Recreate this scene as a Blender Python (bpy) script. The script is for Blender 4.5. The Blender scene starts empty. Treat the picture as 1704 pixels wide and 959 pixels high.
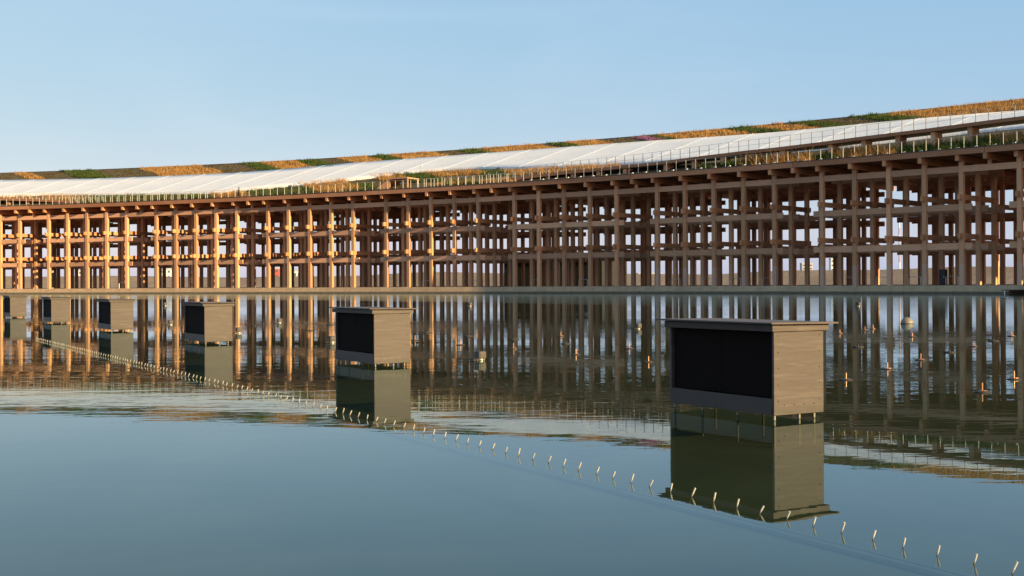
import bpy, bmesh, math, random
import numpy as np
from mathutils import Matrix, Vector
random.seed(7); RNG = np.random.default_rng(7)
SC = bpy.context.scene
COL = SC.collection
rad = math.radians

def ordn(n):
    w = 'first second third fourth fifth sixth seventh eighth ninth tenth eleventh twelfth'.split()
    return w[n-1] if n <= 12 else '%d%s' % (n, 'th' if 10 <= n % 100 <= 20 else {1: 'st', 2: 'nd', 3: 'rd'}.get(n % 10, 'th'))
# ------------------------------------------------------------------ camera
cam_d = bpy.data.cameras.new('camera'); cam = bpy.data.objects.new('camera', cam_d); COL.objects.link(cam)
cam.location = (0, 0, 1.125); cam.rotation_euler = (rad(90), 0.0055, 0)
cam_d.sensor_width = 36; cam_d.lens = 43.34; cam_d.shift_y = -0.0043
cam_d.clip_start = 0.05; cam_d.clip_end = 20000
SC.camera = cam
# ------------------------------------------------------------------ world, sun, exposure
SUN_AZ, SUN_EL = 128.5, 13.5          # degrees clockwise from the view axis (+Y), elevation
w = bpy.data.worlds.new('World'); SC.world = w; w.use_nodes = True
nt = w.node_tree; nt.nodes.clear()
sky = nt.nodes.new('ShaderNodeTexSky'); sky.sky_type = 'NISHITA'; sky.sun_disc = False
sky.sun_elevation = rad(SUN_EL); sky.sun_rotation = rad(SUN_AZ)
sky.altitude = 0; sky.air_density = 1.0; sky.dust_density = 0.6; sky.ozone_density = 4.0
bgd = nt.nodes.new('ShaderNodeBackground'); bgd.inputs['Strength'].default_value = 0.0555
out = nt.nodes.new('ShaderNodeOutputWorld')
# thin even veil of high haze over the clear sky: a weaker, warmer share of the sky plus pale light from every direction
veil = nt.nodes.new('ShaderNodeVectorMath'); veil.operation = 'MULTIPLY_ADD'
veil.inputs[1].default_value = (1.5, .68, .20); veil.inputs[2].default_value = (1.55, 3.72, 6.5)
nt.links.new(sky.outputs[0], veil.inputs[0]); # very faint wisps of cirrus all over the sky
tc = nt.nodes.new('ShaderNodeTexCoord'); mp = nt.nodes.new('ShaderNodeMapping'); mp.inputs['Scale'].default_value = (1.6, 1.6, 7.0); mp.inputs['Rotation'].default_value = (.25, .2, 0)
ns = nt.nodes.new('ShaderNodeTexNoise'); ns.inputs['Scale'].default_value = 1.6; ns.inputs['Detail'].default_value = 6; ns.inputs['Roughness'].default_value = .55; ns.inputs['Distortion'].default_value = .8
rp = nt.nodes.new('ShaderNodeValToRGB'); rp.color_ramp.elements[0].position = .46; rp.color_ramp.elements[1].position = .80
rp.color_ramp.elements[0].color = (0, 0, 0, 1); rp.color_ramp.elements[1].color = (1.0, .80, .75, 1)
wisp = nt.nodes.new('ShaderNodeVectorMath'); wisp.operation = 'MULTIPLY_ADD'; wisp.inputs[1].default_value = (.55, .5, .4)
nt.links.new(tc.outputs['Generated'], mp.inputs[0]); nt.links.new(mp.outputs[0], ns.inputs['Vector']); nt.links.new(ns.outputs['Fac'], rp.inputs[0])
nt.links.new(rp.outputs[0], wisp.inputs[0]); nt.links.new(veil.outputs[0], wisp.inputs[2])
nt.links.new(wisp.outputs[0], bgd.inputs['Color']); nt.links.new(bgd.outputs[0], out.inputs[0])
sd = bpy.data.lights.new('sun', 'SUN'); sun = bpy.data.objects.new('sun', sd); COL.objects.link(sun)
sd.energy = 5.0; sd.angle = rad(0.5); sd.color = (1.0, 0.76, 0.38)
sv = Vector((math.sin(rad(SUN_AZ))*math.cos(rad(SUN_EL)), math.cos(rad(SUN_AZ))*math.cos(rad(SUN_EL)), math.sin(rad(SUN_EL))))
sun.rotation_euler = sv.to_track_quat('Z', 'Y').to_euler(); sun.location = sv*200
vs = SC.view_settings; vs.view_transform = 'Standard'; vs.look = 'None'; vs.exposure = 0.95; vs.gamma = 1.0; vs.use_curve_mapping = False
SC.cycles.max_bounces = 6; SC.cycles.diffuse_bounces = 3; SC.cycles.glossy_bounces = 3; SC.cycles.transparent_max_bounces = 12
SC.cycles.caustics_reflective = False; SC.cycles.caustics_refractive = False

# ------------------------------------------------------------------ helpers
def tag(o, label=None, cat=None, group=None, kind=None):
    if label: o['label'] = label
    if cat: o['category'] = cat
    if group: o['group'] = group
    if kind: o['kind'] = kind
    return o
def empty(name, loc=(0, 0, 0), rz=0.0):
    o = bpy.data.objects.new(name, None); COL.objects.link(o)
    o.empty_display_size = 0.2; o.location = loc; o.rotation_euler = (0, 0, rz); return o
def link(name, me, parent=None, mat=None, loc=None, rot=None):
    o = bpy.data.objects.new(name, me); COL.objects.link(o)
    if mat is not None and not me.materials: me.materials.append(mat)
    if parent: o.parent = parent
    if loc is not None: o.location = loc
    if rot is not None: o.rotation_euler = rot
    return o
class MB:
    """collects boxes, tubes and faces for one mesh"""
    def __init__(s): s.v = []; s.f = []
    def add(s, v, f):
        n = len(s.v); s.v += [tuple(p) for p in v]; s.f += [tuple(i+n for i in q) for q in f]; return s
    def box(s, c, d, m=None):
        x, y, z = (q/2 for q in d)
        P = [Vector((a*x, b*y, e*z)) for a in (-1, 1) for b in (-1, 1) for e in (-1, 1)]
        if m is not None: P = [m @ p for p in P]
        P = [p+Vector(c) for p in P]
        return s.add(P, [(0,1,3,2),(4,6,7,5),(0,4,5,1),(2,3,7,6),(0,2,6,4),(1,5,7,3)])
    def tube(s, a, b, r0, r1=None, n=8):
        a, b = Vector(a), Vector(b); r1 = r0 if r1 is None else r1
        d = (b-a).normalized(); q = d.to_track_quat('Z', 'Y').to_matrix()
        P = []
        for c, r in ((a, r0), (b, r1)):
            P += [c + q @ Vector((math.cos(t*2*math.pi/n)*r, math.sin(t*2*math.pi/n)*r, 0)) for t in range(n)]
        F = [(i, (i+1) % n, n+(i+1) % n, n+i) for i in range(n)] + [tuple(range(n))[::-1], tuple(range(n, 2*n))]
        return s.add(P, F)
    def lathe(s, prof, n=14, c=(0, 0, 0)):
        P = [(c[0]+r*math.cos(t*2*math.pi/n), c[1]+r*math.sin(t*2*math.pi/n), c[2]+z) for r, z in prof for t in range(n)]
        F = [(k*n+i, k*n+(i+1) % n, (k+1)*n+(i+1) % n, (k+1)*n+i) for k in range(len(prof)-1) for i in range(n)]
        F += [tuple(range(n))[::-1], tuple((len(prof)-1)*n+i for i in range(n))]
        return s.add(P, F)
    def mesh(s, name, mat=None, smooth=False):
        me = bpy.data.meshes.new(name); me.from_pydata(s.v, [], s.f); me.update()
        if mat is not None: me.materials.append(mat)
        if smooth:
            for p in me.polygons: p.use_smooth = True
        return me
    def build(s, name, mat, parent=None, loc=None, rot=None, smooth=False, bevel=0):
        o = link(name, s.mesh(name, mat, smooth), parent, None, loc, rot)
        if bevel:
            b = o.modifiers.new('bevel', 'BEVEL'); b.width = bevel; b.segments = 2; b.limit_method = 'ANGLE'
        return o
_boxes = {}
def unit_box(dims, mat, name='box'):
    key = (tuple(round(d, 3) for d in dims), mat.name)
    if key not in _boxes: _boxes[key] = MB().box((0, 0, 0), dims).mesh(name, mat)
    return _boxes[key]
def copy_tree(o, parent=None):
    c = o.copy(); COL.objects.link(c); c.parent = parent
    for ch in o.children: copy_tree(ch, c)
    return c

# ------------------------------------------------------------------ materials
class NT:
    def __init__(s, name):
        s.m = bpy.data.materials.new(name); s.m.use_nodes = True; s.t = s.m.node_tree; s.t.nodes.clear()
        s.out = s.n('ShaderNodeOutputMaterial')
    def n(s, typ, **kw):
        x = s.t.nodes.new(typ)
        for k, v in kw.items(): setattr(x, k, v)
        return x
    def l(s, a, b): s.t.links.new(a, b)
    def noise(s, vec, scale, detail=4, rough=.55, dist=0.0):
        x = s.n('ShaderNodeTexNoise'); x.inputs['Scale'].default_value = scale; x.inputs['Detail'].default_value = detail
        x.inputs['Roughness'].default_value = rough; x.inputs['Distortion'].default_value = dist
        if vec is not None: s.l(vec, x.inputs['Vector'])
        return x.outputs['Fac']
    def ramp(s, fac, stops, interp='LINEAR'):
        x = s.n('ShaderNodeValToRGB'); e = x.color_ramp; e.interpolation = interp
        while len(e.elements) < len(stops): e.elements.new(.5)
        for q, (p, c) in zip(e.elements, stops):
            q.position = p; q.color = (c, c, c, 1) if isinstance(c, (int, float)) else (*c, 1)
        s.l(fac, x.inputs[0]); return x.outputs[0]
    def mix(s, fac, a, b, typ='MIX'):
        x = s.n('ShaderNodeMix', data_type='RGBA', blend_type=typ)
        for sock, v in ((x.inputs[0], fac), (x.inputs[6], a), (x.inputs[7], b)):
            if isinstance(v, (int, float)): sock.default_value = v
            elif isinstance(v, tuple): sock.default_value = (*v, 1)
            else: s.l(v, sock)
        return x.outputs[2]
    def math(s, op, a, b=None, clamp=False):
        x = s.n('ShaderNodeMath', operation=op, use_clamp=clamp)
        for sock, v in zip(x.inputs, (a, b)):
            if v is None: continue
            if isinstance(v, (int, float)): sock.default_value = v
            else: s.l(v, sock)
        return x.outputs[0]
    def mapping(s, vec, scale=(1, 1, 1), loc=(0, 0, 0)):
        x = s.n('ShaderNodeMapping'); x.inputs['Scale'].default_value = scale; x.inputs['Location'].default_value = loc
        s.l(vec, x.inputs['Vector']); return x.outputs[0]
    def coord(s, which='Object'): return s.n('ShaderNodeTexCoord').outputs[which]
    def pos(s): return s.n('ShaderNodeNewGeometry').outputs['Position']
    def bsdf(s, col, rough=.6, metal=0.0, spec=.5, bump=None, bstr=.3, bdist=.01):
        b = s.n('ShaderNodeBsdfPrincipled')
        for sock, v in ((b.inputs['Base Color'], col), (b.inputs['Roughness'], rough)):
            if isinstance(v, (int, float)): sock.default_value = v
            elif isinstance(v, tuple): sock.default_value = (*v, 1)
            else: s.l(v, sock)
        b.inputs['Metallic'].default_value = metal; b.inputs['Specular IOR Level'].default_value = spec
        if bump is not None:
            bn = s.n('ShaderNodeBump'); bn.inputs['Strength'].default_value = bstr; bn.inputs['Distance'].default_value = bdist
            s.l(bump, bn.inputs['Height']); s.l(bn.outputs[0], b.inputs['Normal'])
        s.l(b.outputs[0], s.out.inputs[0]); return s.m
def simple(name, col, rough=.6, metal=0.0, var=.18, scale=6.0, spec=.5):
    t = NT(name); n = t.noise(t.coord(), scale)
    c = t.mix(t.ramp(n, [(.3, 0.0), (.7, 1.0)]), tuple(q*(1-var) for q in col), tuple(min(1, q*(1+var)) for q in col))
    return t.bsdf(c, rough, metal, spec, n, .15, .004)
def wood_mat(name, base, along='z', clean=False):
    t = NT(name); info = t.n('ShaderNodeObjectInfo'); co = t.coord()
    off = t.n('ShaderNodeVectorMath', operation='ADD'); t.l(co, off.inputs[0]); t.l(info.outputs['Location'], off.inputs[1])
    sc = {'z': (9, 9, .35), 'x': (.35, 9, 9), 'y': (9, .35, 9)}[along]
    g = t.noise(t.mapping(off.outputs[0], sc), 3.0, 5, .6, .4)
    g2 = t.noise(off.outputs[0], .6, 3)
    dark = tuple(q*.78 for q in base); light = tuple(min(1, q*1.18) for q in base)
    c = t.mix(t.ramp(g, [(.3, 0.0), (.7, 1.0)]), dark, light)
    c = t.mix(t.ramp(g2, [(.4, 0.0), (.75, .3)]), c, (.54, .33, .21))
    rnd = t.ramp(info.outputs['Random'], [(0, .66), (1, 1.14)])
    c = t.mix(1.0, c, rnd, 'MULTIPLY')
    if clean:   # paler treated foot of the column, 2 m high
        z = t.n('ShaderNodeSeparateXYZ'); t.l(t.pos(), z.inputs[0])
        k = t.ramp(z.outputs['Z'], [(0, 0), (1, 1)])
        lt = t.math('LESS_THAN', z.outputs['Z'], 2.75)
        c = t.mix(t.math('MULTIPLY', lt, .35), c, (.58, .47, .41))
    return t.bsdf(c, .72, 0, .3, g, .2, .004)
W_COL = wood_mat('cedar_column', (.70, .36, .185))
W_COLF = wood_mat('cedar_column_footed', (.70, .36, .185), clean=True)
W_BX = wood_mat('cedar_beam_tangential', (.68, .345, .19), 'x')
W_BY = wood_mat('cedar_beam_radial', (.66, .30, .135), 'y')
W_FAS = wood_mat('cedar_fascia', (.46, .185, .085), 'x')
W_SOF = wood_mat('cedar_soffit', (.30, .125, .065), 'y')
def concrete(name, col):
    t = NT(name); p = t.pos(); n = t.noise(p, .5, 6, .65); n2 = t.noise(p, 9, 5)
    st = t.noise(t.mapping(p, (1.3, 1.3, .12)), 1.2, 5, .6)
    c = t.mix(t.ramp(n, [(.3, 0.0), (.7, 1.0)]), tuple(q*.8 for q in col), tuple(q*1.12 for q in col))
    c = t.mix(t.ramp(st, [(.45, 0.0), (.7, .5)]), c, tuple(q*.6 for q in col))
    z = t.n('ShaderNodeSeparateXYZ'); t.l(p, z.inputs[0])      # algae-dark tide mark just above the water
    tide = t.math('LESS_THAN', t.math('ADD', z.outputs['Z'], t.math('MULTIPLY', n, -.16)), .10)
    c = t.mix(t.math('MULTIPLY', tide, .8 if 'plinth' in name else 0.0), c, (.055, .045, .03))
    return t.bsdf(c, .85, 0, .3, n2, .3, .01)
M_CONC = concrete('plinth_concrete', (.45, .30, .175))
M_FLOOR = concrete('floor_asphalt', (.15, .115, .09))
M_STEEL = simple('galvanised_steel', (.62, .62, .60), .38, .9, .1, 20)
M_WHITE = simple('white_paint', (.78, .77, .74), .45, 0, .05)
t = NT('leg_metal'); z = t.n('ShaderNodeSeparateXYZ'); t.l(t.pos(), z.inputs[0])
M_LEG = t.bsdf(t.mix(t.math('LESS_THAN', z.outputs['Z'], .006), (.30, .27, .22), (.085, .087, .052)), .8, 0)
M_BLACK = simple('black_paint', (.02, .02, .022), .45, 0, .2)
M_RUBBER = simple('dark_grey_plate', (.05, .045, .042), .8, 0, .18, 6, .15)

# ------------------------------------------------------------------ ring geometry
CX, CZ, TH0, DL, R0 = -175.676, -101.758, 0.5717, 0.0647, 305.961
ZB = 0.75                                     # floor level of the ring above the pond
def ring(th, r, z): return Vector((CX+(R0+r)*math.sin(th), CZ+(R0+r)*math.cos(th), z))
def sect(k, u, r, z):
    th = TH0+k*DL
    return Vector((CX+(R0+r)*math.sin(th)+u*math.cos(th), CZ+(R0+r)*math.cos(th)-u*math.sin(th), z))
def zs(r): return 13.2+.282*r                   # planted roof surface
def shift(tab, dr): return [(a, b+dr) for a, b in tab]
def interp(tab, x):
    return float(np.interp(x, [a for a, b in tab], [b for a, b in tab]))
def ribbon(mb, ths, prof):
    """sweep a closed (r,z) profile, or a function th -> profile, round the ring"""
    rows = [[ring(t, r, z) for r, z in (prof(t) if callable(prof) else prof)] for t in ths]
    n = len(rows[0]); P = [p for row in rows for p in row]
    F = [(i*n+j, (i+1)*n+j, (i+1)*n+(j+1) % n, i*n+(j+1) % n) for i in range(len(rows)-1) for j in range(n)]
    F += [tuple(range(n)), tuple((len(rows)-1)*n+j for j in range(n))[::-1]]
    mb.add(P, F)
TH_A, TH_B = TH0-6.5*DL, TH0+5.5*DL
def ths(a, b, step=.006): return list(np.linspace(a, b, max(2, int(abs(b-a)/step)+1)))

# ------------------------------------------------------------------ setting: pond, floor, sea, far bank
def water_mat(name, tint, sea=False):
    t = NT(name); p = t.pos()
    sep = t.n('ShaderNodeSeparateXYZ'); t.l(p, sep.inputs[0])
    # distance from the ring centre: ruffled water near the quay, patches of breeze in the middle, glassy near the camera
    dx = t.math('SUBTRACT', sep.outputs['X'], CX); dy = t.math('SUBTRACT', sep.outputs['Y'], CZ)
    rr = t.math('SQRT', t.math('ADD', t.math('MULTIPLY', dx, dx), t.math('MULTIPLY', dy, dy)))
    quay = t.ramp(t.math('DIVIDE', t.math('SUBTRACT', rr, 215), 70), [(0, 0.0), (.15, .10), (.42, .85), (1, 1.0)])
    patch = t.noise(t.mapping(p, (.035, .10, .1)), 1.0, 3, .5, .6)
    patch = t.ramp(patch, [(.40, .12), (.62, 1.0)])
    near = t.ramp(t.math('DIVIDE', sep.outputs['Y'], 30), [(.15, .06), (.24, .30), (.42, 1.0)])
    amp = t.math('MULTIPLY', patch, near)
    n1 = t.noise(t.mapping(p, (.5, 1.7, 1)), 1.0, 3, .5, .5)
    n2 = t.noise(t.mapping(p, (3.2, 7.5, 1)), 1.0, 2, .5)
    n3 = t.noise(t.mapping(p, (.28, .5, 1)), 1.0, 2, .5)
    hgt = t.math('ADD', t.math('MULTIPLY', n1, .0030), t.math('MULTIPLY', n2, .00085))
    hgt = t.math('MULTIPLY', hgt, amp)
    hgt = t.math('ADD', hgt, t.math('MULTIPLY', n3, .0020))
    hgt = t.math('ADD', hgt, t.math('MULTIPLY', t.math('MULTIPLY', n2, quay), .0020))
    bn = t.n('ShaderNodeBump'); bn.inputs['Strength'].default_value = 1.0; bn.inputs['Distance'].default_value = 1.0
    t.l(hgt, bn.inputs['Height'])
    fr = t.n('ShaderNodeFresnel'); fr.inputs['IOR'].default_value = 1.333; t.l(bn.outputs[0], fr.inputs['Normal'])
    gl = t.n('ShaderNodeBsdfGlossy'); gl.inputs['Roughness'].default_value = .0; t.l(bn.outputs[0], gl.inputs['Normal'])
    gl.inputs['Color'].default_value = (.77, .90, .96, 1)
    if sea: body = t.n('ShaderNodeBsdfDiffuse'); body.inputs['Color'].default_value = (*tint, 1)
    else: body = t.n('ShaderNodeBsdfTransparent'); body.inputs['Color'].default_value = (*tint, 1)
    mx = t.n('ShaderNodeMixShader'); bk = t.n('ShaderNodeNewGeometry').outputs['Backfacing']; t.l(t.math('MULTIPLY', fr.outputs[0], t.math('SUBTRACT', 1.0, bk)), mx.inputs[0]); t.l(body.outputs[0], mx.inputs[1]); t.l(gl.outputs[0], mx.inputs[2])
    t.l(mx.outputs[0], t.out.inputs[0]); return t.m
def sheet_to_ring(name, z, r, mat, y0=-60, kind='structure'):
    T = ths(TH0-12*DL, TH0+10*DL, .01); mb = MB(); P = []
    for t in T: P.append(ring(t, r, z))
    for t in T: q = ring(t, r, z); P.append(Vector((q.x, y0 if q.y > y0 else q.y-1, z)))
    n = len(T); mb.add(P, [(i, n+i, n+i+1, i+1) for i in range(n-1)])
    o = mb.build(name, mat); tag(o, kind=kind); return o
M_WATER = water_mat('pond_water', (.62, .66, .52))
water = sheet_to_ring('water', 0.0, -2.1, M_WATER)
t = NT('pond_bottom'); p = t.pos(); n = t.noise(p, .55, 6, .65, .8); n2 = t.noise(p, 7, 4)
M_BED = t.bsdf(t.mix(t.ramp(n, [(.3, 0.0), (.7, 1.0)]), (.044, .054, .034), (.092, .096, .062)), .9, 0, .2, n2, .3, .01)
bed = sheet_to_ring('pond_bed', -.22, -2.05, M_BED)
M_SEA = water_mat('sea_water', (.06, .08, .08), True)
mb = MB(); T = ths(TH0-12*DL, TH0+10*DL, .02); n = len(T)
mb.add([ring(t, 33, -.3) for t in T]+[ring(t, 9000, -.3) for t in T], [(i, i+1, n+i+1, n+i) for i in range(n-1)])
tag(mb.build('sea', M_SEA), kind='structure')
mb = MB(); ribbon(mb, ths(TH0-9*DL, TH0+8*DL), [(-1.55, ZB), (33, ZB), (33, -1.2), (-1.5, -1.2)])
tag(mb.build('ring_floor', M_FLOOR), kind='structure')
def bank_mat():
    t = NT('sea_bank_earth'); p = t.pos(); n = t.noise(p, .06, 6, .7); n2 = t.noise(p, .9, 5)
    c = t.mix(t.ramp(n, [(.3, 0.0), (.7, 1.0)]), (.20, .14, .10), (.31, .22, .155))
    c = t.mix(t.ramp(n2, [(.45, 0.0), (.75, .5)]), c, (.13, .105, .07))
    return t.bsdf(c, .95, 0, .2, n2, .5, .1)
M_BANK = bank_mat()
mb = MB(); T = ths(TH0-14*DL, TH0+10*DL, .01)
ribbon(mb, T, lambda t: [(150, -.4), (152, .35), (162, 3.7+.5*math.sin(t*23)+.25*math.sin(t*61)), (300, 3.8), (300, -.4)])
tag(mb.build('far_bank', M_BANK), kind='structure')

# quay wall: one concrete block per bay, with joints
quay = tag(empty('quay_wall', ring(TH0, -1.6, 0)), 'low grey concrete quay wall along the water under the timber ring', 'wall')
def under(o, par):                       # parent while keeping world placement
    o.parent = par; o.matrix_parent_inverse = par.matrix_world.inverted() if False else Matrix.Translation(-par.location) if tuple(par.rotation_euler) == (0, 0, 0) else (Matrix.Translation(par.location) @ par.rotation_euler.to_matrix().to_4x4()).inverted()
    return o
for i in range(-26, 24):
    a = TH0+(i-.5)*DL/4; b = a+DL/4
    mb = MB(); g = .00004; dz = random.uniform(-.012, .012); dr = random.uniform(-.01, .01)
    ribbon(mb, [a+g, (a+b)/2, b-g], [(-2.6+dr, -.35), (-2.38+dr, .0), (-1.92+dr, ZB-.06+dz), (-1.84+dr, ZB+dz), (-1.54, ZB+dz), (-1.54, -.35)])
    under(mb.build('concrete_block', M_CONC), quay)

# ------------------------------------------------------------------ timber ring
RING = tag(empty('timber_ring', ring(TH0, 0, ZB)), 'huge curved timber grid structure of columns and beams with planted sloping roof', 'building')
ROWS = [0, 3.6, 7.2, 18.0, 21.6, 25.2]
CW = .42
LEV = [3.9, 7.5, 11.0, 14.6, 18.2]             # beam tops above the floor
def put(name, dims, mat, k, u, r, z, tilt=0.0, dth=0.0):
    o = link(name, unit_box(dims, mat, name), None, None, sect(k, u, r, z), (tilt, 0, -(TH0+k*DL)-dth))
    return under(o, RING)
extra = MB()                                    # frame past the picture's edges: one joined part
def pute(dims, k, u, r, z, tilt=0.0):
    m = Matrix.Rotation(-(TH0+k*DL), 3, 'Z') @ Matrix.Rotation(tilt, 3, 'X')
    extra.box(sect(k, u, r, z), dims, m)
def coltop(r): return 12.16
slope = math.atan(.27)
for k in range(-6, 6):
    main = -4 <= k <= 3
    for j in range(-2, 3):
        for r in ROWS:
            hgt = coltop(r)-ZB
            if main or (k == 4 and j == -2):
                put('column', (CW, CW, round(hgt, 2)), W_COLF if (k >= 2 and r < 1) else W_COL, k, j*3.6, r, ZB+hgt/2)
            else: pute((CW, CW, hgt), k, j*3.6, r, ZB+hgt/2)
        # radial tie beams, one at each level through each group of columns, ends standing proud
        for lv in (3.9, 7.5):
            z = ZB+lv+.38+.25
            for rc in (3.6, 21.6):
                if main or (k == 4 and j == -2): put('radial_beam', (.24, 7.2+1.5, .50), W_BY, k, j*3.6, rc, z)
                else: pute((.24, 8.7, .5), k, j*3.6, rc, z)
    for r in ROWS:
        for lv in LEV:
            z = ZB+lv-.29
            if z+.4 > coltop(r): continue
            L = 14.4+1.9 if lv != 11.0 or r > 0 else 14.4+.42
            (put('tie_beam', (L, .22, .58), W_BX, k, 0, r, z) if main else pute((L, .22, .58), k, 0, r, z))
    # roof beams: horizontal bracket at the eave and sloping rafter behind, one per column and one in the gap between bays
    for u in (-7.2, -3.6, 0, 3.6, 7.2, 9.9):
        kk, uu = (k, u) if u < 9 else (k+.5, 0)
        if -4 <= k <= 3:
            put('bracket_beam', (.34, 31.06, .54), W_BY, kk, uu, 14.45, 12.43)
        else:
            pute((.34, 30.9, .54), kk, uu, 14.65, 12.43)
    if -5 <= k <= 3:                            # top beam bridging the gap, carrying a short strut
        put('gap_beam', (5.38, .22, .58), W_BX, k+.5, 0, -.02, ZB+11.0-.29)
        put('strut', (.3, .3, .40), W_COL, k+.5, 0, 0, ZB+11.0+.20)
tag(under(extra.build('outer_frame', W_COL), RING), kind='stuff')

# roof slab, fascia and ridge
def roof_prof(t): return [(-1.02, 12.74), (-1.02, 12.98), (.7, 12.98), (1.3, zs(1.3)), (30, zs(30)), (30, 12.74), (15, 12.74), (.6, 12.74)]
t = NT('roof_soil'); p = t.pos(); n = t.noise(p, .35, 5, .6); n2 = t.noise(p, 3.5, 5, .7)
c = t.mix(t.ramp(n, [(.35, 0.0), (.68, 1.0)]), (.105, .070, .042), (.10, .092, .040))
c = t.mix(t.ramp(n2, [(.45, 0.0), (.75, .6)]), c, (.17, .115, .065))
M_SOIL = t.bsdf(c, .95, 0, .2, n2, .8, .08)
mb = MB(); T = ths(TH_A, TH_B); rows = [[ring(t_, r, z) for r, z in roof_prof(t_)] for t_ in T]; nn = 8
top = MB(); bot = MB()
P = [p for row in rows for p in row]
F = lambda js: [(i*nn+j, (i+1)*nn+j, (i+1)*nn+(j+1) % nn, i*nn+(j+1) % nn) for i in range(len(rows)-1) for j in js]
top.add(P, F((1, 2, 3, 4))); bot.add(P, F((5, 6, 7, 0)))
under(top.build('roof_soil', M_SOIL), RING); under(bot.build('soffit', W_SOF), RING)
M_FLASH = simple('dark_flashing', (.05, .042, .04), .5, .3)
for k in range(-6, 6):
    a = TH0+(k-.5)*DL; b = a+DL
    mb = MB(); ribbon(mb, ths(a+.00006, b-.00006), [(-1.1, 12.70), (-1.1, 13.24), (-1.02, 13.24), (-1.02, 12.70)])
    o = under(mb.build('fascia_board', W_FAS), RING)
    mb = MB(); ribbon(mb, ths(a, b), [(-1.14, 13.24), (-1.14, 13.30), (-.9, 13.30), (-.9, 13.24)])
    under(mb.build('edge_flashing', M_FLASH), RING)
mb = MB(); ribbon(mb, ths(TH_A, TH_B), [(30.0, zs(30)-.6), (30.0, zs(30)+.10), (30.12, zs(30)+.10), (30.12, zs(30)-.6)])
under(mb.build('ridge_flashing', M_FLASH), RING)

# ------------------------------------------------------------------ white membrane on the slope
D = math.degrees
WB = [(8, 9.0), (17.12, 9.6), (19.1, 10.0), (21.49, 8.2), (23.72, 7.0), (25.6, 5.6), (27.46, 8.6), (29.19, 10.6), (30.57, 13.4), (31.6, 14.3), (32.6, 13.8), (33.64, 12.3), (35.36, 10.4), (38.5, 8.8), (42.25, 8.6), (44.49, 10.8), (52, 13)]
WT = [(8, 25.5), (14.89, 24.6), (18.71, 22.6), (21.5, 22.1), (23.76, 22.0), (25.62, 23.2), (27.23, 25.2), (29.16, 26.0), (30.98, 26.2), (34.43, 26.3), (36.11, 25.8), (38.46, 24.3), (39.6, 23.8), (42.52, 24.0), (43.81, 23.2), (44.61, 22.4), (52, 22)]
WB = shift(WB, -2.0); WT = shift(WT, -2.6)
t = NT('white_membrane'); p = t.pos(); n = t.noise(p, .25, 4); n2 = t.noise(p, 2.2, 4, .6)
c = t.mix(t.ramp(n, [(.3, 0.0), (.7, 1.0)]), (.73, .665, .615), (.79, .725, .67)); n3 = t.noise(t.mapping(p, (.25, .25, 1.2)), 1.0, 5, .6, .5); c = t.mix(t.ramp(n3, [(.5, 0.0), (.75, .35)]), c, (.62, .56, .50)); M_MEM = t.bsdf(c, .6, 0, .25, n2, .45, .09)
M_SEAM = simple('membrane_seam', (.86, .81, .77), .5, 0, .04)
MEM = tag(empty('roof_membrane', ring(TH0, 15, zs(15))), 'long white fabric sheet lying across the planted roof slope', 'membrane')
step = DL/3; i0 = int((TH_A-TH0)/step)
for i in range(i0+1, i0+36):
    a = TH0+i*step; b = a+step
    if b > TH_B: break
    mb = MB(); TT = ths(a+.00005, b-.00005, .003); NR = 7; rows = []
    for t_ in TT:
        d = D(t_); rb, rt = interp(WB, d), interp(WT, d)
        for q in range(NR):
            r = rb+(rt-rb)*q/(NR-1)
            sag = .05*math.sin(math.pi*q/(NR-1))*math.sin(math.pi*(t_-a)/(b-a))
            rows.append(ring(t_, r, zs(r)+.30-sag))
    mb.add(rows, [(x*NR+y, x*NR+y+1, (x+1)*NR+y+1, (x+1)*NR+y) for x in range(len(TT)-1) for y in range(NR-1)])
    # turned-down hem so that the sheet has an edge
    hem = [ring(t_, interp(WB, D(t_))-.02, zs(interp(WB, D(t_)))+.02) for t_ in TT]; nb = len(mb.v); mb.v += [tuple(q) for q in hem]
    mb.f += [(x*NR, (x+1)*NR, nb+x+1, nb+x) for x in range(len(TT)-1)]
    hem = [ring(t_, interp(WT, D(t_))+.02, zs(interp(WT, D(t_)))+.02) for t_ in TT]; nb = len(mb.v); mb.v += [tuple(q) for q in hem]
    mb.f += [(x*NR+NR-1, nb+x, nb+x+1, (x+1)*NR+NR-1) for x in range(len(TT)-1)]
    pan = mb.build('membrane_panel', M_MEM, smooth=True); under(pan, MEM)
    mb = MB(); d = D(a); rb, rt = interp(WB, d), interp(WT, d)
    hw = .07/R0
    for q in range(6):
        r0_, r1_ = rb+(rt-rb)*q/6, rb+(rt-rb)*(q+1)/6
        v = [ring(a-hw, r0_, zs(r0_)+.29), ring(a+hw, r0_, zs(r0_)+.29), ring(a+hw, r1_, zs(r1_)+.29), ring(a-hw, r1_, zs(r1_)+.29)]
        v += [p+Vector((0, 0, .02)) for p in v]
        mb.add(v, [(0, 1, 2, 3), (4, 7, 6, 5), (0, 4, 5, 1), (1, 5, 6, 2), (2, 6, 7, 3), (3, 7, 4, 0)])
    mb.build('seam', M_SEAM, pan)

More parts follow.
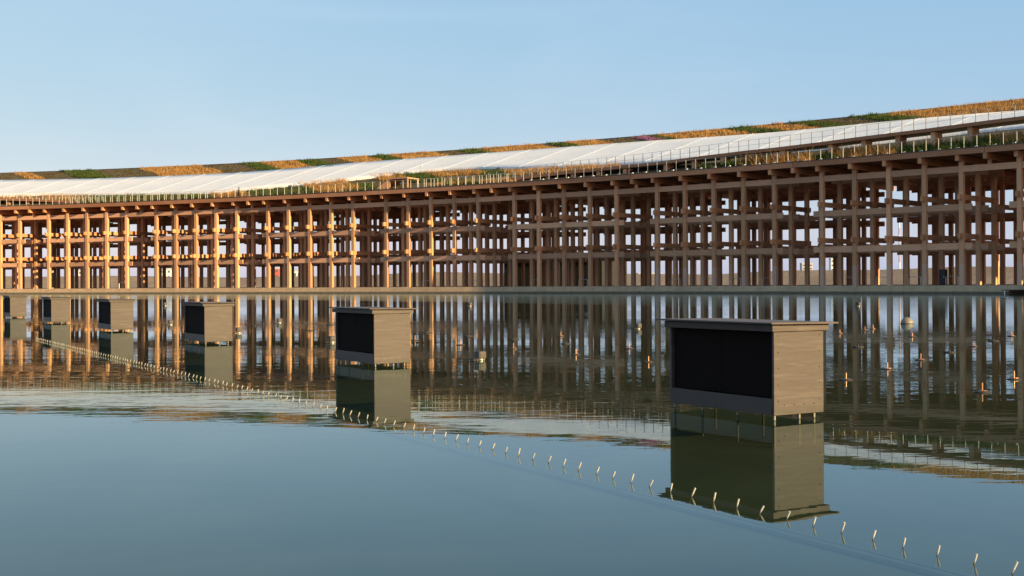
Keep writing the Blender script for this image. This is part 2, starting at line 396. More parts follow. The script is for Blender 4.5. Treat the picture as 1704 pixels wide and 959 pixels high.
# ------------------------------------------------------------------ raised ramps on the roof edge
RR = [(34.2, 13.75), (34.81, 14.0), (35.72, 14.28), (36.44, 14.42), (37.22, 14.50), (37.84, 14.60), (38.73, 14.72), (39.6, 14.93), (40.7, 15.14), (41.36, 15.2), (42.4, 15.36), (43.26, 15.54), (44.42, 15.70), (45.51, 15.90), (46.18, 15.98), (50, 16.3)]
RL = [(9, 15.5), (18.34, 14.74), (19.6, 14.40), (20.86, 13.95), (21.9, 13.6)]
M_DECK = simple('pale_deck', (.55, .52, .50), .8)
def ramp(tab, label):
    a, b = rad(tab[0][0]), min(rad(tab[-1][0]), TH_B)
    a = max(a, TH_A)
    o = tag(empty('roof_ramp', ring(a, 1.5, 13)), label, 'ramp')
    T = ths(a, b, .004); z = lambda t_: interp(tab, D(t_))
    mb = MB(); ribbon(mb, T, lambda t_: [(1.62, z(t_)-.30), (1.62, z(t_)-.06), (4.4, z(t_)-.06), (4.4, z(t_)-.30)])
    under(mb.build('deck', M_DECK), o)
    mb = MB(); ribbon(mb, T, lambda t_: [(1.46, z(t_)-.34), (1.46, z(t_)), (1.62, z(t_)), (1.62, z(t_)-.34)])
    under(mb.build('edge_beam', W_FAS), o)
    for k in range(-6, 6):
        for j in range(-2, 3):
            th = TH0+k*DL+j*3.6/R0
            if not a < th < b: continue
            hz = z(th)-.32-13.0
            if hz < .25: continue
            ob = link('support_pier', unit_box((.46, 1.5, round(hz, 2)), W_COL, 'support_pier'), None, None, ring(th, 2.5, 12.98+hz/2), (0, 0, -th))
            under(ob, o)
    return o, a, b, z
rampR = ramp(RR, 'timber walkway ramp climbing to the right above the roof edge on short piers')
rampL = ramp(RL, 'timber walkway ramp climbing to the left at the far left end of the roof')

# ------------------------------------------------------------------ railings
def railing(name, label, a, b, r, zf, pitch=1.2, h=1.1, rails=(1.1, .55), mat=M_STEEL, pw=.07):
    o = tag(empty(name, ring(a, r, zf(a))), label, 'railing')
    n = int((b-a)*(R0+r)/pitch)
    me = MB().box((0, 0, h/2), (pw, .07, h)).box((0, 0, .01), (.16, .16, .02)).mesh('post', mat)
    for i in range(n+1):
        th = a+(b-a)*i/n
        under(link('post', me, None, None, ring(th, r, zf(th)), (0, 0, -th)), o)
    seg = ths(a, b, DL/3)
    for i in range(len(seg)-1):
        for hh in rails:
            mb = MB(); A = ths(seg[i], seg[i+1], .007)
            ribbon(mb, A, lambda t_: [(r-.012, zf(t_)+hh-.011), (r-.012, zf(t_)+hh+.011), (r+.012, zf(t_)+hh+.011), (r+.012, zf(t_)+hh-.011)])
            under(mb.build('rail', mat), o)
    return o
M_POST = simple('pale_post', (.50, .47, .41), .5, .1, .12)
railing('edge_railing', 'pale metal railing standing along the whole lower roof edge', rad(15.5), rad(47.4), -.72, lambda t_: 12.98, 1.22, 1.42, (1.40,), M_POST, .045)
M_WIRE = simple('grey_rail', (.30, .29, .28), .5, .5, .1)
railing('ramp_railing', 'thin grey railing on the right-hand roof ramp in front of the white sheet', rampR[1], rad(47.4), 1.55, rampR[3], 1.22, 1.1, (1.1, .55), M_WIRE, .05)
railing('ramp_railing', 'pale railing on the left-hand roof ramp at the far left', rad(15.5), rad(21.9), 1.55, rampL[3], 1.22, 1.0, (1.0, .5), M_POST, .06)
railing('path_railing', 'closely doubled pale railing behind the roof edge on the left of the roof', rad(21.0), rad(25.6), .35, lambda t_: 12.98, 1.22, 1.3, (1.28,), M_POST, .06)
railing('path_railing', 'short pale railing beside the wooden roof hut, left of the rising ramp', rad(32.3), rad(34.9), .35, lambda t_: 12.98, 1.0, 1.5, (1.48,), M_POST, .06)

# ------------------------------------------------------------------ roof planting
def grass(name, label, patches, dens, hmin, hmax, wid, mat, lean=.35, clump=.72, piv=29.8):
    V = []; F = []
    for (a, b, r0, r1, dmul) in patches:
        a, b = rad(a), rad(b)
        area = (b-a)*(R0+15)*(abs(np.mean([x(a) if callable(x) else x for x in (r1,)])-np.mean([x(a) if callable(x) else x for x in (r0,)])))
        N = int(area*dens*dmul)
        nc = max(6, N//28)
        cu = RNG.random(nc); cv = RNG.random(nc); ch = RNG.uniform(.55, 1.3, nc)
        idx = RNG.integers(0, nc, N); loose = RNG.random(N) > clump
        U = np.where(loose, RNG.random(N), cu[idx]+RNG.normal(0, .25/max(1, (b-a)*R0), N))
        W = np.where(loose, RNG.random(N), cv[idx]+RNG.normal(0, .035, N))
        for i in range(N):
            u, v = U[i], W[i]
            # ragged patch edges
            u2 = u+.05*math.sin(v*9+a*50)
            if not (-.02 < u2 < 1.02 and 0 <= v <= 1): continue
            th = a+(b-a)*u2
            ra = r0(th) if callable(r0) else r0; rb = r1(th) if callable(r1) else r1
            if rb <= ra: continue
            r = ra+(rb-ra)*v
            th += rad(.215)*(piv-r)                        # the strips run askew to the radii
            z0 = 12.98 if r < .7 else zs(max(r, 1.3))
            h = RNG.uniform(hmin, hmax)*ch[idx[i]]*(1.75 if dmul > 1.2 else 1); q = RNG.uniform(0, 6.283); ww = wid*RNG.uniform(.6, 1.4)
            p = ring(th, r, z0-.03); dx, dy = math.cos(q)*ww, math.sin(q)*ww
            lx, ly = RNG.normal(0, lean, 2)*h
            n = len(V); V += [(p.x-dx, p.y-dy, p.z), (p.x+dx, p.y+dy, p.z), (p.x+lx, p.y+ly, p.z+h)]; F.append((n, n+1, n+2))
    me = bpy.data.meshes.new(name); me.from_pydata(V, [], F); me.materials.append(mat)
    o = link(name, me); tag(o, label, None, None, 'stuff'); return o
def leaf_mat(name, c1, c2, c3, transl=.25):
    t = NT(name); g = t.n('ShaderNodeNewGeometry'); rnd = g.outputs['Random Per Island']; n = t.noise(t.pos(), .55, 4)
    c = t.mix(rnd, c1, c2); c = t.mix(t.ramp(n, [(.45, 0.0), (.7, .8)]), c, c3)
    b = t.n('ShaderNodeBsdfDiffuse'); t.l(c, b.inputs[0]); tr = t.n('ShaderNodeBsdfTranslucent'); t.l(c, tr.inputs[0])
    m = t.n('ShaderNodeMixShader'); m.inputs[0].default_value = transl; t.l(b.outputs[0], m.inputs[1]); t.l(tr.outputs[0], m.inputs[2])
    t.l(m.outputs[0], t.out.inputs[0]); return t.m
M_DRY = leaf_mat('dry_grass', (.38, .19, .06), (.56, .33, .12), (.25, .115, .045), .3)
M_GRN = leaf_mat('green_leaves', (.068, .096, .024), (.11, .145, .04), (.055, .072, .022))
M_SED = leaf_mat('brown_sedum', (.13, .085, .045), (.17, .125, .06), (.085, .085, .035))
M_PUR = leaf_mat('purple_flowers', (.36, .12, .25), (.45, .20, .34), (.12, .12, .05))
wt_ = lambda th: interp(WT, D(th))+.25
wb_ = lambda th: interp(WB, D(th))-.25
DRY = [(14.7, 15.28), (19.19, 21.4), (23.37, 24.51), (26.0, 26.98), (27.63, 29.1), (30.41, 32.31), (33.01, 33.96), (35.5, 37.34), (38.02, 38.79), (41.06, 47.3)]
GRN = [(16.42, 17.59), (22.75, 23.37), (24.6, 25.3), (26.98, 27.63), (29.89, 30.41), (32.57, 33.01), (35.2, 35.5), (37.4, 38.0), (38.98, 39.48), (40.43, 41.06)]
BRN = [(12, 14.7), (15.28, 16.42), (17.59, 19.19), (21.4, 22.75), (25.3, 26.0), (29.1, 29.89), (32.31, 32.57), (33.96, 35.2), (37.3, 37.5), (38.79, 38.98), (39.48, 40.43)]
grass('dry_grass', 'golden dry grass growing in strips along the top of the roof', [(a, b, wt_, 29.8, 1) for a, b in DRY], 60, .16, .50, .045, M_DRY)
grass('green_ground_cover', 'green leafy ground cover in strips along the top of the roof', [(a, b, wt_, 29.8, 1) for a, b in GRN], 60, .18, .5, .06, M_GRN, .7)
grass('brown_sedum', 'low brown sedum between the grass strips along the top of the roof', [(a, b, wt_, 29.8, 1) for a, b in BRN], 40, .08, .2, .07, M_SED, .9)
grass('purple_flowers', 'small patch of purple flowers on top of the roof', [(34.88, 35.25, wt_, 29.0, 1)], 90, .2, .45, .06, M_PUR, .7)
LDRY = [(25.1, 26.3, -.5, wb_, 1), (28.45, 29.9, 1.2, 8.8, 1), (30.9, 31.8, 6.5, wb_, 1), (32.6, 34.1, 7.0, wb_, 1), (34.6, 37.6, 5, wb_, 1), (31.9, 34.4, -.4, 3.0, .5), (16, 21, 2.5, wb_, .5),
        (40.2, 41.6, -.5, 2.6, 1.5), (42.0, 43.2, -.5, 3.0, 1.8), (45.1, 47.3, .2, 3.6, 1.6), (39.9, 40.1, -.5, 1.0, 1)]
LGRN = [(20.5, 25.1, -.4, wb_, .3), (26.3, 28.45, -.4, wb_, .45), (29.6, 30.4, -.4, 6, .6), (31.6, 32.7, 4.5, wb_, 1), (33.9, 34.7, 5, wb_, 1), (32.4, 33.4, -.4, 4.5, .9), (39.1, 39.4, -.5, 1.5, 1.4), (39.6, 40.05, -.5, 1.5, 1.4), (41.6, 42.15, -.5, 1.6, 1.4), (43.2, 45.3, -.5, 2.8, 1.3), (45.3, 47.0, -.6, .3, 1.3)]
LBRN = [(20.0, 25.1, -.4, wb_, 1.2), (26.3, 28.45, -.4, wb_, .8), (29.9, 31.3, -.4, wb_, 1), (43.4, 45.2, -.4, 3, 1)]
grass('dry_grass', 'golden dry grass clumps on the lower roof slope behind the edge railing', LDRY, 50, .25, .7, .045, M_DRY, piv=4.0, lean=.5)
grass('green_ground_cover', 'green plants on the lower roof slope behind the edge railing', LGRN, 60, .2, .55, .06, M_GRN, .7, piv=4.0)
grass('brown_sedum', 'low brown sedum on the lower roof slope behind the edge railing', LBRN, 40, .08, .22, .07, M_SED, .9, piv=4.0)

# ------------------------------------------------------------------ roof hut
a = rad(30.72); hut = tag(empty('roof_hut', ring(a, 1.2, 12.98), -a), 'small wedge-shaped timber hut on the roof slope, open on its right', 'hut')
mb = MB()
prof = [(0, 0), (3.6, 1.95), (3.6, 1.72), (.45, 0)]
def wedge(mb, y0, y1, prof):
    n = len(prof); P = [(x, y, z) for y in (y0, y1) for x, z in prof]
    mb.add(P, [tuple(range(n)), tuple(range(2*n-1, n-1, -1))]+[(i, n+i, n+(i+1) % n, (i+1) % n) for i in range(n)])
wedge(mb, -.12, 2.4, prof); mb.build('hut_roof', W_BX, hut)
mb = MB(); wedge(mb, 0, .1, [(.5, 0), (3.4, 0), (3.4, 1.60), (.7, .08)]); mb.build('hut_wall', W_COL, hut)
mb = MB(); wedge(mb, 2.2, 2.3, [(.5, 0), (3.4, 0), (3.4, 1.60), (.7, .08)]); mb.build('hut_wall', W_COL, hut)
for y in (.05, 2.25): MB().box((6.2, y, .90), (.14, .14, 1.80)).build('hut_post', W_COL, hut)
MB().box((4.9, 1.1, 1.87), (2.9, 2.6, .14)).build('hut_canopy', W_BX, hut)

# ------------------------------------------------------------------ person on the roof
def person(loc, rz):
    o = tag(empty('person', loc, rz), 'person in dark clothes walking on the roof edge behind the railing', 'person')
    J = {'pel': (0, 0, .92, .13), 'waist': (0, .01, 1.08, .12), 'chest': (0, .02, 1.30, .15), 'neck': (0, .03, 1.46, .055), 'jaw': (0, .06, 1.53, .07), 'head': (0, .05, 1.62, .095), 'crown': (0, .04, 1.70, .06),
         'hl': (-.10, 0, .88, .10), 'kl': (-.11, .14, .50, .07), 'al': (-.11, .10, .10, .05), 'fl': (-.11, .24, .04, .04),
         'hr': (.10, 0, .88, .10), 'kr': (.11, -.02, .48, .07), 'ar': (.11, -.20, .12, .05), 'fr': (.11, -.08, .04, .04),
         'sl': (-.20, .02, 1.40, .07), 'el': (-.25, -.08, 1.13, .05), 'wl': (-.24, .06, .92, .04), 'tl': (-.23, .11, .82, .03),
         'sr': (.20, .02, 1.40, .07), 'er': (.26, .06, 1.13, .05), 'wr': (.24, .20, .95, .04), 'tr': (.23, .26, .87, .03)}
    E = [('pel', 'waist'), ('waist', 'chest'), ('chest', 'neck'), ('neck', 'jaw'), ('jaw', 'head'), ('head', 'crown'), ('pel', 'hl'), ('hl', 'kl'), ('kl', 'al'), ('al', 'fl'), ('pel', 'hr'), ('hr', 'kr'), ('kr', 'ar'), ('ar', 'fr'),
         ('chest', 'sl'), ('sl', 'el'), ('el', 'wl'), ('wl', 'tl'), ('chest', 'sr'), ('sr', 'er'), ('er', 'wr'), ('wr', 'tr')]
    ks = list(J); me = bpy.data.meshes.new('body'); me.from_pydata([J[k][:3] for k in ks], [(ks.index(a_), ks.index(b_)) for a_, b_ in E], [])
    t = NT('dark_clothes'); z = t.n('ShaderNodeSeparateXYZ'); t.l(t.coord(), z.inputs[0])
    c = t.mix(t.math('GREATER_THAN', z.outputs['Z'], .95), (.018, .018, .024), (.03, .032, .05))
    c = t.mix(t.math('GREATER_THAN', z.outputs['Z'], 1.46), c, (.36, .22, .16)); m = t.bsdf(c, .8)
    b = link('body', me, o, m)
    sk = b.modifiers.new('skin', 'SKIN'); sk.use_smooth_shade = True
    if not me.skin_vertices: me.skin_vertices.new() if hasattr(me.skin_vertices, 'new') else None
    if me.skin_vertices:
        for i, k in enumerate(ks): me.skin_vertices[0].data[i].radius = (J[k][3], J[k][3]); me.skin_vertices[0].data[i].use_root = (i == 0)
    ss = b.modifiers.new('sub', 'SUBSURF'); ss.levels = 1; ss.render_levels = 2
    MB().lathe([(.03, 1.60), (.102, 1.61), (.112, 1.66), (.09, 1.73), (.02, 1.755)], 12, (0, .03, 0)).build('hair', M_BLACK, o, smooth=True)
    return o
person(ring(rad(26.77), -.1, 12.98), rad(-100))

# ------------------------------------------------------------------ small lamps and floodlights on the roof
def edge_lamp(loc, rz, label):
    o = tag(empty('garden_lamp', loc, rz), label, 'lamp', 'little lamps along the roof edge')
    MB().tube((0, 0, 0), (0, 0, .34), .03, n=6).build('stem', M_POST, o)
    MB().box((.10, 0, .40), (.34, .16, .10), Matrix.Rotation(rad(-22), 3, 'Y')).build('lamp_head', M_WHITE, o)
    return o
lamp = None; LAMP = 'small white angled lamp between railing posts on the roof edge, %s lamp from the left'
for i in range(34):
    th = rad(35.6)+i*rad(.33)
    if th > rad(46.6): break
    if lamp is None: lamp = edge_lamp(ring(th, -.45, 12.98), -th, LAMP % ordn(1))
    else:
        c = copy_tree(lamp); c['label'] = LAMP % ordn(i+1); c.location = ring(th, -.45, 12.98); c.rotation_euler = (0, 0, -th)
def flood(loc, rz, label, s=1.0):
    o = tag(empty('floodlight', loc, rz), label, 'floodlight')
    o.scale = (s, s, s)
    MB().box((0, 0, .10), (.5, .3, .2)).tube((0, 0, .2), (0, 0, .34), .05).build('bracket', M_BLACK, o)
    mb = MB(); wedge(mb, -.28, .28, [(-.42, .30), (-.30, .62), (.22, .66), (.40, .36), (.30, .26)]); mb.build('lamp_housing', M_BLACK, o, bevel=.03)
    return o
flood(ring(rad(27.7), 5.0, zs(5.0)), 0, 'black floodlight at the lower edge of the white sheet, right of the person', .8)
flood(ring(rad(33.5), 9.3, zs(9.3)), 0, 'black floodlight on the green strip at the lower edge of the white sheet', .75)
flood(ring(rad(16.7), 28.6, zs(28.6)), 0, 'black floodlight high on the green strip near the left end of the ridge', .7)
pole = tag(empty('camera_pole', ring(rad(31.0), 11.0, zs(11.0)), -rad(30.6)), 'thin grey pole with a small box head beside the white sheet', 'pole')
MB().tube((0, 0, 0), (0, 0, 1.0), .035).build('pole', M_WIRE, pole); MB().box((-.05, 0, 1.04), (.3, .16, .12)).build('camera_box', M_WHITE, pole)

# ------------------------------------------------------------------ under the ring: hoop barriers, cabinet, dark building behind
hoop = MB()
for a_, b_ in (((-.6, 0, 0), (-.6, 0, .72)), ((.6, 0, 0), (.6, 0, .72)), ((-.5, 0, .82), (.5, 0, .82)), ((-.6, 0, .72), (-.5, 0, .82)), ((.6, 0, .72), (.5, 0, .82))): hoop.tube(a_, b_, .03, n=6)
hoop_me = hoop.mesh('hoop_barrier', M_STEEL)
bays = [(k, j, r) for k in range(-3, 5) for j in range(-2, 2) for r in (-.75,) if (k >= 2 or (k >= 0 and (j+k) % 2) or (k < 0 and (3*j+k) % 5 == 0)) and not (k == 4 and j > -2)]
for q_, (k, j, r) in enumerate(bays):
    u = j*3.6+1.8+random.uniform(-.5, .5)
    o = link('hoop_barrier', hoop_me, None, None, sect(k, u, r+2.3, ZB), (0, 0, -(TH0+k*DL)))
    tag(o, 'low steel hoop barrier on the floor between columns, %s hoop from the left' % ordn(q_+1), 'barrier', 'hoop barriers under the ring')
th = TH0+3*DL; cab = tag(empty('cabinet', sect(3, 4.45, 2.0, ZB), -th), 'dark upright cabinet standing under the ring between the right-hand columns', 'cabinet')
MB().box((0, 0, .75), (.62, .5, 1.5)).build('case', M_RUBBER, cab, bevel=.02); cd_ = MB().box((0, -.27, .78), (.52, .03, 1.3)).build('cabinet_door', M_BLACK, cab); MB().box((.2, -.30, .8), (.03, .04, .2)).build('handle', M_STEEL, cd_)
a = rad(32.4); dk = tag(empty('dark_pavilion', ring(a, 37, -.3), -a), 'long low dark pavilion standing behind the ring, seen between the middle columns', 'building')
M_DARK = simple('dark_cladding', (.022, .020, .020), .7)
MB().box((0, 0, 2.4), (17, 8, 4.8)).build('wall', M_DARK, dk); MB().box((0, 0, 4.9), (17.8, 8.8, .22)).build('roof', M_RUBBER, dk)
for i in range(4): MB().box((-6+i*4, -4.02, 1.6), (2.2, .06, 2.4)).build('door', M_BLACK, dk)

# jetty at the right end
th = rad(46.5); jet = tag(empty('jetty', ring(th, -2.9, 0), -th), 'small dark jetty platform at the foot of the quay wall at right edge', 'jetty')
for i in range(9): MB().box((-1.25+i*.42, 0, .32), (.40, 1.5, .07)).build('plank', M_RUBBER, jet)
for x in (-1.2, 2.0): MB().tube((x, -.6, -.3), (x, -.6, .30), .06).build('pile', M_STEEL, jet)
for x in (0.1, 2.2): MB().tube((x, .6, .34), (x, .6, 1.42), .035).build('post', M_BLACK, jet)
MB().tube((.1, .6, 1.40), (2.2, .6, 1.40), .03).build('rail', M_BLACK, jet)
flood(ring(rad(46.62), -2.75, .36), -th, 'black floodlight on the jetty at the right edge of the picture', 1.15)

# ------------------------------------------------------------------ equipment boxes in the pond
def kiosk_mats():
    t = NT('fibre_board'); co = t.coord(); info = t.n('ShaderNodeObjectInfo')
    v = t.n('ShaderNodeVectorMath', operation='ADD'); t.l(co, v.inputs[0]); t.l(info.outputs['Location'], v.inputs[1])
    g = t.noise(t.mapping(v.outputs[0], (1.6, 1.6, 14)), 2.2, 5, .6, .8); n = t.noise(v.outputs[0], 60, 3); n2 = t.noise(t.mapping(v.outputs[0], (.7, .7, 13)), 2.5, 4, .55, .8)
    c = t.mix(t.ramp(g, [(.3, 0.0), (.75, 1.0)]), (.060, .045, .040), (.084, .063, .056))
    c = t.mix(t.ramp(n2, [(.52, 0.0), (.70, .5)]), c, (.160, .122, .104)); c = t.mix(t.ramp(n, [(.35, .0), (.8, .3)]), c, (.05, .038, .031))
    z = t.n('ShaderNodeSeparateXYZ'); t.l(co, z.inputs[0]); st = t.noise(t.mapping(v.outputs[0], (9, 9, 1.2)), 2, 4)
    low = t.ramp(t.math('ADD', z.outputs['Z'], t.math('MULTIPLY', st, .14)), [(.12, .55), (.20, 0.0)])      # water stain along the foot
    c = t.mix(low, c, (.04, .036, .024))
    return t.bsdf(c, .6, 0, .4, n, .15, .002)
M_FIB = kiosk_mats()
M_MESH = simple('black_mesh_panel', (.011, .0062, .0052), .85, 0, .2, 40, .08)
M_SKIRT = simple('purple_grey_board', (.046, .026, .020), .6, 0, .12)
M_LID = simple('lid_board', (.10, .072, .060), .75, 0, .15)
d = Vector((-.508, .861)); KL, KW = 1.36, .545
def kiosk(i):
    c = Vector((2.112-3.986*i, 9.957+6.76*i, 0))
    names = ['nearest and largest dark equipment box standing in the pond', 'second nearest equipment box in the pond, left of the middle', 'third equipment box in the pond counted from the nearest',
             'fourth equipment box in the pond counted from the nearest', 'fifth equipment box in the pond, second from the left edge', 'farthest equipment box in the pond, at the left edge']
    ang = math.atan2(d.y, d.x)                      # local x runs along the long dark face, local -y ... +y across
    o = tag(empty('equipment_box', c, ang), names[i], 'equipment box', 'equipment boxes in the pond')
    # local: near corner at origin, x back along the row, y = to the left of d; the short face runs to -y
    L, W = KL, KW; Z0, Z1 = .045, .725
    tmb = MB().box((.012, -W/2, (Z0+Z1)/2), (.024, W, Z1-Z0)); eb = tmb.build('end_board', M_FIB, o, bevel=.003)
    MB().box((L-.012, -W/2, (Z0+Z1)/2), (.024, W, Z1-Z0)).build('end_board', M_FIB, o, bevel=.003)
    MB().box((L/2, -W+.012, (Z0+Z1)/2), (L-.052, .024, Z1-Z0)).build('back_board', M_FIB, o)
    SK = .135
    sk_ = MB().box((L/2, -.008, Z0+SK/2), (L-.052, .020, SK), Matrix.Rotation(rad(4), 3, 'X')); sk_.build('skirt_board', M_SKIRT, o, bevel=.002)
    # two plain dark mesh panels
    for s_ in range(2):
        x0 = .03+s_*(L-.06)/2; x1 = x0+(L-.06)/2-.004
        pnl = MB().box(((x0+x1)/2, -.035, (Z0+SK+Z1)/2+.005), (x1-x0, .012, Z1-Z0-SK-.012)).build('mesh_panel', M_MESH, o)
    # fascia frame and lid
    F0, F1 = .725, .780
    MB().box((-.016, -W/2, (F0+F1)/2), (.022, W+.075, F1-F0)).build('fascia_board', M_FIB, o, bevel=.002)
    MB().box((L+.016, -W/2, (F0+F1)/2), (.022, W+.075, F1-F0)).build('fascia_board', M_FIB, o, bevel=.002)
    MB().box((L/2, .026, (F0+F1)/2), (L+.010, .022, F1-F0)).build('fascia_board', M_SKIRT, o, bevel=.002)
    MB().box((L/2, -W-.026, (F0+F1)/2), (L+.010, .022, F1-F0)).build('fascia_board', M_FIB, o, bevel=.002)
    MB().box((L/2, -W/2, .790), (L+.16, W+.19, .014), Matrix.Rotation(rad(.6), 3, 'X')).build('lid', M_LID, o, bevel=.002)
    sm = MB()
    for y_ in (-.045, -W+.045):
        for q in range(5): sm.tube((-.0035, y_, .16+q*.132), (0.001, y_, .16+q*.132), .005, n=8)
    for q in range(4): sm.tube((-.0035, -W*(.2+.2*q), .125), (.001, -W*(.2+.2*q), .125), .005, n=8)
    for q in range(4): sm.tube((-.0305, -W*(.1+.266*q), .772), (-.026, -W*(.1+.266*q), .772), .004, n=8)
    if i < 3: sm.build('screw_heads', M_RUBBER, eb)
    for x_, y_ in ((.03, -.03), (.03, -W+.08), (.03, -W*.55), (L*.36, -.04), (L*.70, -.04), (L-.04, -.03), (L-.04, -W+.05), (L*.5, -W+.05)):
        MB().tube((x_, y_, -.22), (x_, y_, Z0+.02), .010, n=8).build('leg', M_LEG, o)
    return o
for i in range(6): kiosk(i)

# ------------------------------------------------------------------ row of nozzles
N0, ND = Vector((1.92, 4.74, 0)), Vector((-.4904, .8715, 0))
t_ = MB().tube((-.0165, .004, -.05), (.0055, -.0013, .018), .0032, n=8); nz_stem = t_.mesh('stem', M_LEG)
t_ = MB().tube((.0045, -.001, .015), (.0145, -.0035, .046), .0043, .0050, n=10); nz_tip = t_.mesh('tip', M_POST)
first = None
for i in range(0, 136):
    s_ = i*.181
    cor = .045*math.sin(math.pi*min(max(s_/24.4, 0), 1))
    loc = N0+ND*s_+Vector((.8715, .4904, 0))*(random.uniform(-.006, .006)-cor)
    o = tag(empty('spray_nozzle', loc, random.uniform(-.25, .25)), 'small pale leaning spray nozzle, %s from the right end of the long row' % ordn(i+1), 'nozzle', 'spray nozzles in the long row')
    o.scale = (1, 1, random.uniform(.85, 1.1)); o.rotation_euler[0] = random.uniform(-.12, .12); o.rotation_euler[1] = random.uniform(-.15, .12)
    link('stem', nz_stem, o); link('tip', nz_tip, o)
M_PIPE = simple('algae_grey_pipe', (.20, .185, .145), .8)
for off, rr_, nm in ((.44, .012, 'thicker sunken pipe lying along the row of nozzles'), (.51, .007, 'thinner sunken pipe lying next to the nozzles')):
    a_ = N0-ND*1.5+Vector((.8715, .4904, 0))*off; b_ = N0+ND*26+Vector((.8715, .4904, 0))*off
    o = MB().tube((a_.x, a_.y, -.205), (b_.x, b_.y, -.205), rr_, n=8).build('sunken_pipe', M_PIPE); tag(o, nm, 'pipe')

# ------------------------------------------------------------------ fountain jets, flat floats, small boxes, dome
t = NT('copper_pipe'); M_COPPER = t.bsdf((.52, .25, .13), .42, .45)
jets = [(3.82, 14.12), (4.8, 15.78), (8.18, 28.59), (8.56, 29.25), (7.09, 26.68), (8.1, 24.96), (5.81, 17.54), (7.92, 21.17), (10.12, 24.98), (5.72, 14.06), (4.75, 12.47), (-1.94, 24.57), (-.95, 22.64), (.02, 21.21), (1.03, 26.15), (1.0, 19.4), (2.0, 21.12), (1.93, 17.48)]
b_me = MB().lathe([(.04, -.02), (.075, -.012), (.078, .006), (.05, .012)], 14).mesh('base_disc', M_RUBBER)
s_me = MB().tube((0, 0, -.02), (0, 0, .085), .0085, .0075, n=10).mesh('jet_pipe', M_COPPER)
c_me = MB().box((.028, -.006, .012), (.035, .016, .010)).box((-.006, .025, .012), (.016, .035, .008)).mesh('valve', M_COPPER)
for q_, (x, y) in enumerate(sorted(jets, key=lambda p_: p_[0]/p_[1])):
    o = tag(empty('fountain_jet', (x, y, 0), random.uniform(-.4, .4)), 'small upright copper fountain pipe on the pond, %s of them from the left' % ordn(q_+1), 'fountain jet', 'copper fountain jets in the pond')
    o.scale = (1.05, 1.05, random.uniform(.95, 1.25)); link('base_disc', b_me, o); link('jet_pipe', s_me, o); link('valve', c_me, o)
flats = [(5.94, 21.18), (6.89, 19.43), (8.99, 23.03), (.04, 24.86), (1.0, 22.87), (-.94, 26.41), (-1.96, 28.48), (-7.03, 33.72), (-6.09, 36.12), (-4.97, 30.19), (-5.08, 34.38)]
f_me = MB().lathe([(.08, -.03), (.10, -.015), (.10, .012), (.085, .018), (.03, .02)], 16).mesh('float_disc', M_RUBBER)
k_me = MB().tube((0, 0, .02), (0, 0, .05), .02, .012, n=8).mesh('float_nozzle', M_RUBBER)
for q_, (x, y) in enumerate(sorted(flats, key=lambda p_: p_[0]/p_[1])):
    o = tag(empty('flat_float', (x, y, 0)), 'flat black round float on the pond, %s of the flat floats from the left' % ordn(q_+1), 'float', 'flat black floats on the pond'); link('float_disc', f_me, o); link('float_nozzle', k_me, o)
boxes = [(-.47, 18.1, 'small pale box with a waterline light in front of the middle of the ring'), (3.06, 29.99, 'small pale box on the pond just left of the nearest equipment box'), (-3.47, 23.76, 'small box with a white light left of the second nearest equipment box'),
         (-9.73, 35.14, 'small box on the pond between the third and fourth equipment boxes'), (-6.37, 28.74, 'small box with a light just right of the third equipment box'), (-6.84, 36.25, 'small box on the pond among the reflected golden columns'),
         (15.82, 56.33, 'tiny dark box on the pond far out near the quay at right'), (-2.1, 61.68, 'tiny box on the pond far out near the quay at centre'), (-19.3, 68.63, 'tiny pale box on the pond near the quay at left')]
for x, y, lab in boxes:
    o = tag(empty('light_box', (x, y, 0), math.atan2(d.y, d.x)), lab, 'light box')
    s_ = 1.0 if y < 40 else 1.35; o.scale = (s_,)*3
    MB().box((.0, 0, .085), (.15, .10, .10)).build('case', M_SKIRT, o, bevel=.004)
    MB().box((-.079, 0, .085), (.010, .096, .096)).build('front_plate', M_FIB, o)
    MB().box((0, .056, .085), (.146, .010, .096)).build('side_plate', M_BLACK, o)
    for a_, b_ in ((-.06, -.03), (.06, -.03), (-.06, .03), (.06, .03)): MB().tube((a_, b_, -.2), (a_, b_, .04), .007, n=6).build('leg', M_LEG, o)
    MB().lathe([(.02, .0), (.032, .005), (.032, .022), (.02, .03)], 10, (-.02, 0, 0)).build('lamp_ring', M_WHITE, o)
    MB().box((.02, .11, .02), (.20, .10, .012)).build('float_plate', M_RUBBER, o)
dome = tag(empty('dome_buoy', (10.53, 32.87, 0), rad(-20)), 'pale half-round dome floating on the pond at right', 'buoy')
R_ = .172
mb = MB().lathe([(R_*math.cos(q), R_*math.sin(q)) for q in np.linspace(-.2, 1.5, 12)], 24); mb.build('dome', simple('dome_plastic', (.20, .165, .125), .5), dome, smooth=True)
MB().lathe([(R_*1.005, -.005), (R_*1.02, .004), (R_*1.005, .012)], 24).build('rim', M_RUBBER, dome)

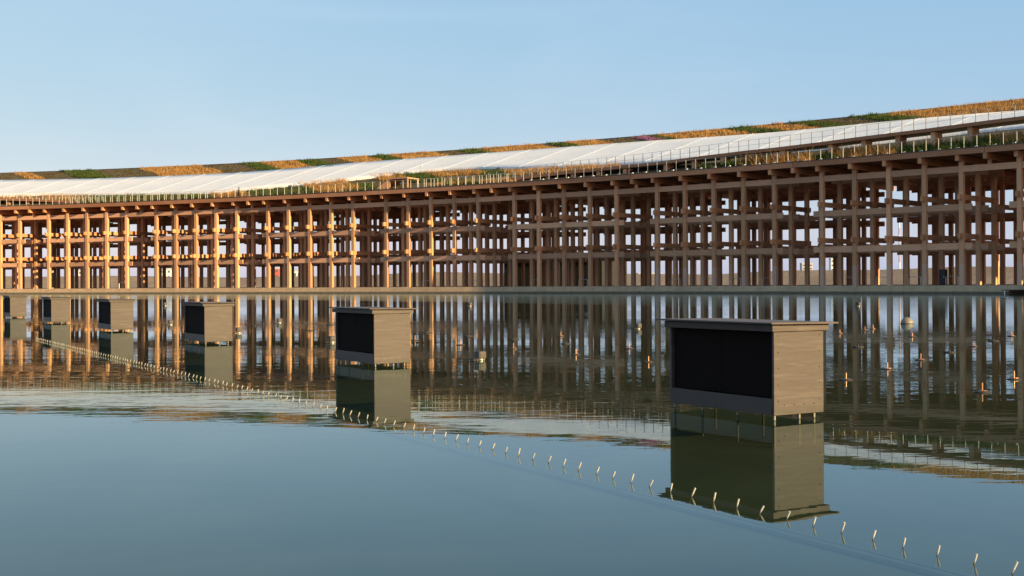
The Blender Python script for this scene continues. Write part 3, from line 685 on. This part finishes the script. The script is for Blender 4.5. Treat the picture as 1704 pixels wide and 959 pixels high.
# ------------------------------------------------------------------ far things beyond the bank
def px(x, y, dist):                       # a bearing in the photograph -> ground point at that distance
    return Vector(((x-852)/2051.4*dist, dist, 0))
M_FARW = simple('far_white_wall', (.72, .70, .67), .7, 0, .05, .2); M_FARG = simple('far_grey_wall', (.42, .42, .44), .7, 0, .08, .2); M_FARR = simple('far_red_paint', (.50, .10, .07), .6)
M_PANE = simple('far_window', (.10, .12, .15), .25)
def tower(x, dist, wid, top, mat, label, rows_=4, cols=3):
    c = px(x, 0, dist); o = tag(empty('far_building', (c.x, c.y, 3.5)), label, 'building')
    MB().box((0, 0, top/2-1), (wid, wid*.8, top+2)).build('wall', mat, o); wl_ = o.children[0]; MB().box((0, 0, top+.3), (wid*1.03, wid*.83, .6)).build('roof', M_FARG, o)
    for a_ in range(rows_):
        for b_ in range(cols): MB().box((-wid/2+wid*(b_+.5)/cols, -wid*.4-.03, top*(a_+.6)/rows_), (wid/cols*.5, .1, top/rows_*.4)).build('window', M_PANE, wl_)
    return o
tower(1389, 560, 4.2, 7.8, M_FARW, 'far white tower block seen between the right-hand columns above the bank')
tower(1342, 620, 5.5, 6.6, M_FARG, 'far grey block seen between columns left of the white tower')
tower(490, 520, 6, 3.2, M_FARW, 'far low white shed seen between columns left of the middle', 1, 4)
tower(277, 540, 5, 4.6, M_FARW, 'far bright white block seen between the golden columns', 2, 3)
tower(136, 540, 4.5, 4.2, M_FARW, 'far white block seen between the columns at the left', 2, 3)
tower(458, 540, 4, 4.6, M_FARR, 'far red block seen between the columns left of the middle', 2, 2)
tower(1006, 600, 9, 2.6, M_FARW, 'far low white hall seen between the middle columns', 1, 5)
tower(1080, 640, 12, 2.2, M_FARW, 'far long white hall seen right of the middle columns', 1, 6)
M_MASTR = simple('faded_orange_paint', (.60, .30, .22), .6)
def mast(x, dist, h, label):
    c = px(x, 0, dist); o = tag(empty('striped_mast', (c.x, c.y, 3.5)), label, 'mast')
    n = 9
    for q in range(n): MB().tube((0, 0, h*q/n-1*(q == 0)), (0, 0, h*(q+1)/n), .34, .30, 10).build('band', M_MASTR if q % 2 == 0 else M_FARW, o)
mast(1497, 520, 26, 'far red and white striped mast seen between the right-hand columns')
mast(1691, 500, 28, 'far red and white striped mast seen at the right edge')
